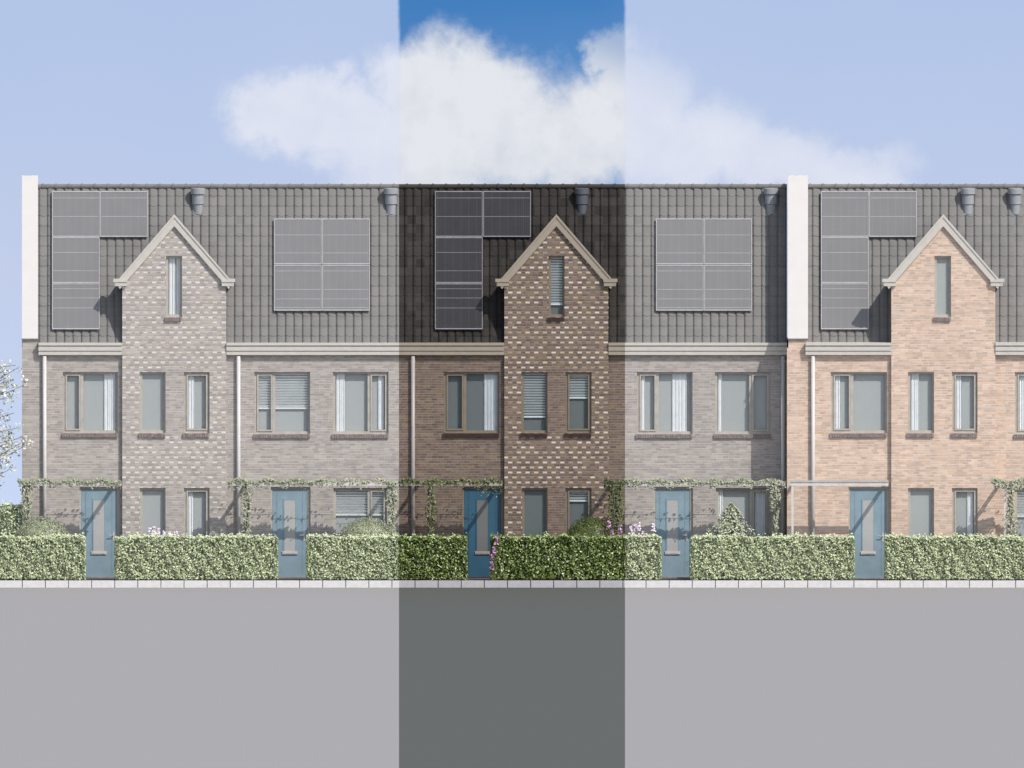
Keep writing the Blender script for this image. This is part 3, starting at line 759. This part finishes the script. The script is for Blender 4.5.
# ------------------------------------------------------------------ tree at the left
tr = empty('blossom_tree', (X(-45), -.4, 0), 'tree with whitish blossom leaning in from the left edge beside the end house', 'tree')
m = MB(); lv = MB(); bx, by = X(-45), -.4
m.tube([(bx, by, 0), (bx + .05, by, 1.2), (bx - .03, by, 2.4), (bx + .1, by, 4.2)], [.14, .11, .09, .05], 9)
for k in range(64):
    z0 = 1.9 + 2.9 * R(); a = R() * 6.28 if k % 3 else (R() - .5) * 1.4; L_ = 1.0 + .85 * R(); hz = Vector((math.cos(a), math.sin(a), .25 + .4 * R()))
    p0 = Vector((bx, by, z0)); p1 = p0 + hz * L_ * .5 + Vector((0, 0, .06)); p2 = p0 + hz * L_
    p2.z = min(p2.z, Z(366, -.4)); p1.z = min(p1.z, p2.z + .2)
    m.tube([p0, p1, p2], [.03, .018, .006], 5)
    for t_ in range(9):
        u = .25 + .75 * R(); c = p0.lerp(p2, u) + Vector((R() - .5, R() - .5, R() - .5)) * .3
        m.tube([p0.lerp(p2, u), c], [.006, .003], 4)
        for _ in range(9):
            q = c + Vector((R() - .5, R() - .5, R() - .5)) * .26
            lv.leaf(q, (R() - .5, R() - 1, R() - .3), .085 * (.5 + .8 * R()), int(R() * 5), .7)
m.build('trunk', mat('bark_pale', (140, 132, 128), .9), tr)
lv.build('crown', leafmats('blossom', [(150, 150, 140), (130, 134, 112), (96, 106, 70), (80, 92, 54), (176, 174, 168)], True), tr)
# ------------------------------------------------------------------ ground
YK = -2.42
def struct(name, mb, m): return tag(mb.build(name, m), kind='structure')
def quad(x0, x1, y0, y1, z): m = MB(); m.face([(x0, y0, z), (x1, y0, z), (x1, y1, z), (x0, y1, z)]); return m
def ground_mat(name, c, var, vs, k):
    return mat(name, c, .95, k=k, var=var, vs=vs, spec=.1)
KG = 1.60
m = quad(-900, 900, -1200, 45, -.19); struct('ground', m, ground_mat('gravel', (150, 148, 146), .05, 3, KG))
m = MB(); m.box(-60, 60, YK + .12, 49.0, -.18, -.002)
struct('garden_ground', m, ground_mat('soil', (104, 98, 90), .08, 5, KG))
E1, E2 = X(399), X(625)
struct('road', quad(E1, E2, -420, YK, -.176), ground_mat('asphalt', (101, 103, 99), .06, 22, KG))
struct('whitened_road', quad(-60, E1, -420, YK, -.176), ground_mat('whitened_asphalt', (174, 171, 170), .04, 22, KG))  # same road as the middle strip, white wash put into its colour
struct('whitened_road', quad(E2, 60, -420, YK, -.176), ground_mat('whitened_asphalt', (174, 171, 170), .04, 22, KG))
for (a, b, c) in ((-60, E1, (220, 218, 219)), (E1, E2, (184, 181, 186)), (E2, 60, (220, 218, 219))):  # outer kerbs and joints have the white wash in their colour
    m = MB(); st = 23.1 / S; x = X(395.6 + 19.0 - 23.1) - st * 200
    while x < b:
        u, v = max(a, x + .022), min(b, x + st - .0)
        if v - u > .02:
            m.box(u, v, YK, YK + .115, -.2, .0)
        x += st
    struct('kerb', m, mat('kerb_stone' + ('_dark' if c[0] < 200 else ''), c, .8, k=1.3, var=.04, vs=9))
    m = MB(); m.box(a, b, YK + .02, YK + .118, -.2, -.01); struct('kerb_joint', m, mat('joint_mortar' + ('_dark' if c[0] < 200 else ''), (92, 88, 96) if c[0] < 200 else (136, 134, 140), .9))
# ------------------------------------------------------------------ sky backdrop (curved, far behind)
m, t, b = newmat('sky_air'); g = G(t); t.nodes.remove(b)
out = [n for n in t.nodes if n.type == 'OUTPUT_MATERIAL'][0]
geo = g.obj(); x, y, z = g.xyz(geo)[0:3]
EF = 2 ** EXPO
def E_(c): return tuple(v / EF for v in L3(c)) + (1,)
zz = g.m('ADD', z, 50 * ST)       # height above the road as seen level
h = g.m('DIVIDE', g.m('SUBTRACT', zz, 2.0), 12.5)
hn = g.m('ADD', h, g.m('MULTIPLY', g.m('SUBTRACT', g.noise(geo, .16, 3, .5), .5), .3))
blue = g.ramp(hn, [(0.0, E_((150, 180, 222))), (.72, E_((104, 152, 206))), (1.0, E_((68, 126, 190)))])
washc = g.ramp(hn, [(0.0, E_((200, 216, 246))), (.45, E_((194, 206, 234))), (1.0, E_((178, 197, 232)))])
# clouds: distorted ellipses
d1 = g.noise(geo, .42, 6, .62); d2 = g.noise(g.cxyz(g.m('ADD', x, 31), y, g.m('ADD', z, 17)), .42, 6, .62)
fx = g.m('ADD', x, g.m('MULTIPLY', g.m('SUBTRACT', d1, .5), 3.6)); fz_ = g.m('ADD', zz, g.m('MULTIPLY', g.m('SUBTRACT', d2, .5), 2.6))
def blob(px, py, rx, ry):
    a = g.m('DIVIDE', g.m('SUBTRACT', fx, X(px)), rx / S); c = g.m('DIVIDE', g.m('SUBTRACT', fz_, (GY - py) / S), ry / S)
    r = g.m('SQRT', g.m('ADD', g.m('MULTIPLY', a, a), g.m('MULTIPLY', c, c)))
    return g.m('SUBTRACT', 1.0, r)
acc = None
for q in ((290, 112, 78, 52), (352, 132, 62, 44), (440, 95, 85, 85), (500, 125, 105, 88), (580, 140, 85, 80), (420, 160, 100, 66), (612, 50, 36, 38), (680, 150, 105, 58), (770, 168, 110, 42), (850, 174, 90, 32), (645, 95, 70, 70)):
    v = blob(*q); acc = v if acc is None else g.m('MAXIMUM', acc, v)
acc = g.m('ADD', acc, g.m('MULTIPLY', g.m('SUBTRACT', g.noise(geo, .8, 8, .6), .5), .42))
cm = g.n('ShaderNodeMapRange', interpolation_type='SMOOTHSTEP'); t.links.new(acc, cm.inputs[0]); cm.inputs[1].default_value = -.06; cm.inputs[2].default_value = .50
upr = g.n('ShaderNodeMapRange', interpolation_type='SMOOTHSTEP'); t.links.new(g.m('ADD', g.m('MULTIPLY', x, .38), g.m('MULTIPLY', zz, 1.0)), upr.inputs[0]); upr.inputs[1].default_value = 12.9; upr.inputs[2].default_value = 14.6
cloud = g.m('MULTIPLY', g.m('MULTIPLY', cm.outputs[0], .95), g.m('SUBTRACT', 1.0, g.m('MULTIPLY', upr.outputs[0], .6)))
dens = g.ramp(g.m('ADD', g.m('MULTIPLY', g.noise(geo, .55, 6, .6), .55), g.m('MULTIPLY', h, .45)), [(.28, E_((186, 194, 212))), (.47, E_((210, 214, 224))), (.64, E_((232, 234, 238)))])
densp = g.ramp(g.m('ADD', g.m('MULTIPLY', g.noise(geo, .55, 6, .6), .55), g.m('MULTIPLY', h, .3)), [(.3, E_((216, 221, 238))), (.58, E_((236, 238, 246)))])
# flat white veil painted into the sky either side of the middle house
wob = g.m('MULTIPLY', g.m('SUBTRACT', g.noise(geo, 1.1, 5, .6), .5), .5)
gx_ = g.m('ABSOLUTE', g.m('SUBTRACT', x, (E1 + E2) / 2))
vr = g.n('ShaderNodeMapRange', interpolation_type='SMOOTHSTEP'); t.links.new(g.m('ADD', gx_, g.m('MULTIPLY', wob, .25)), vr.inputs[0]); vr.inputs[1].default_value = (E2 - E1) / 2 - .06; vr.inputs[2].default_value = (E2 - E1) / 2 + .06
veil = vr.outputs[0]
skyc = g.mix(veil, blue, washc)
cc = g.mix(veil, dens, densp)
fin = g.mix(g.m('MULTIPLY', cloud, g.m('SUBTRACT', 1.0, g.m('MULTIPLY', veil, .2))), skyc, cc)
em = g.n('ShaderNodeEmission'); t.links.new(fin, em.inputs[0]); t.links.new(em.outputs[0], out.inputs[0])
mb = MB(); Rr = 200; N = 48
pts = [(Rr * math.sin(-1.15 + 2.3 * i / N), 50 - Rr + Rr * math.cos(-1.15 + 2.3 * i / N)) for i in range(N + 1)]
for (p, q) in zip(pts, pts[1:]): mb.face([(p[0], p[1], -8), (q[0], q[1], -8), (q[0], q[1], 95), (p[0], p[1], 95)])
struct('sky', mb, m)
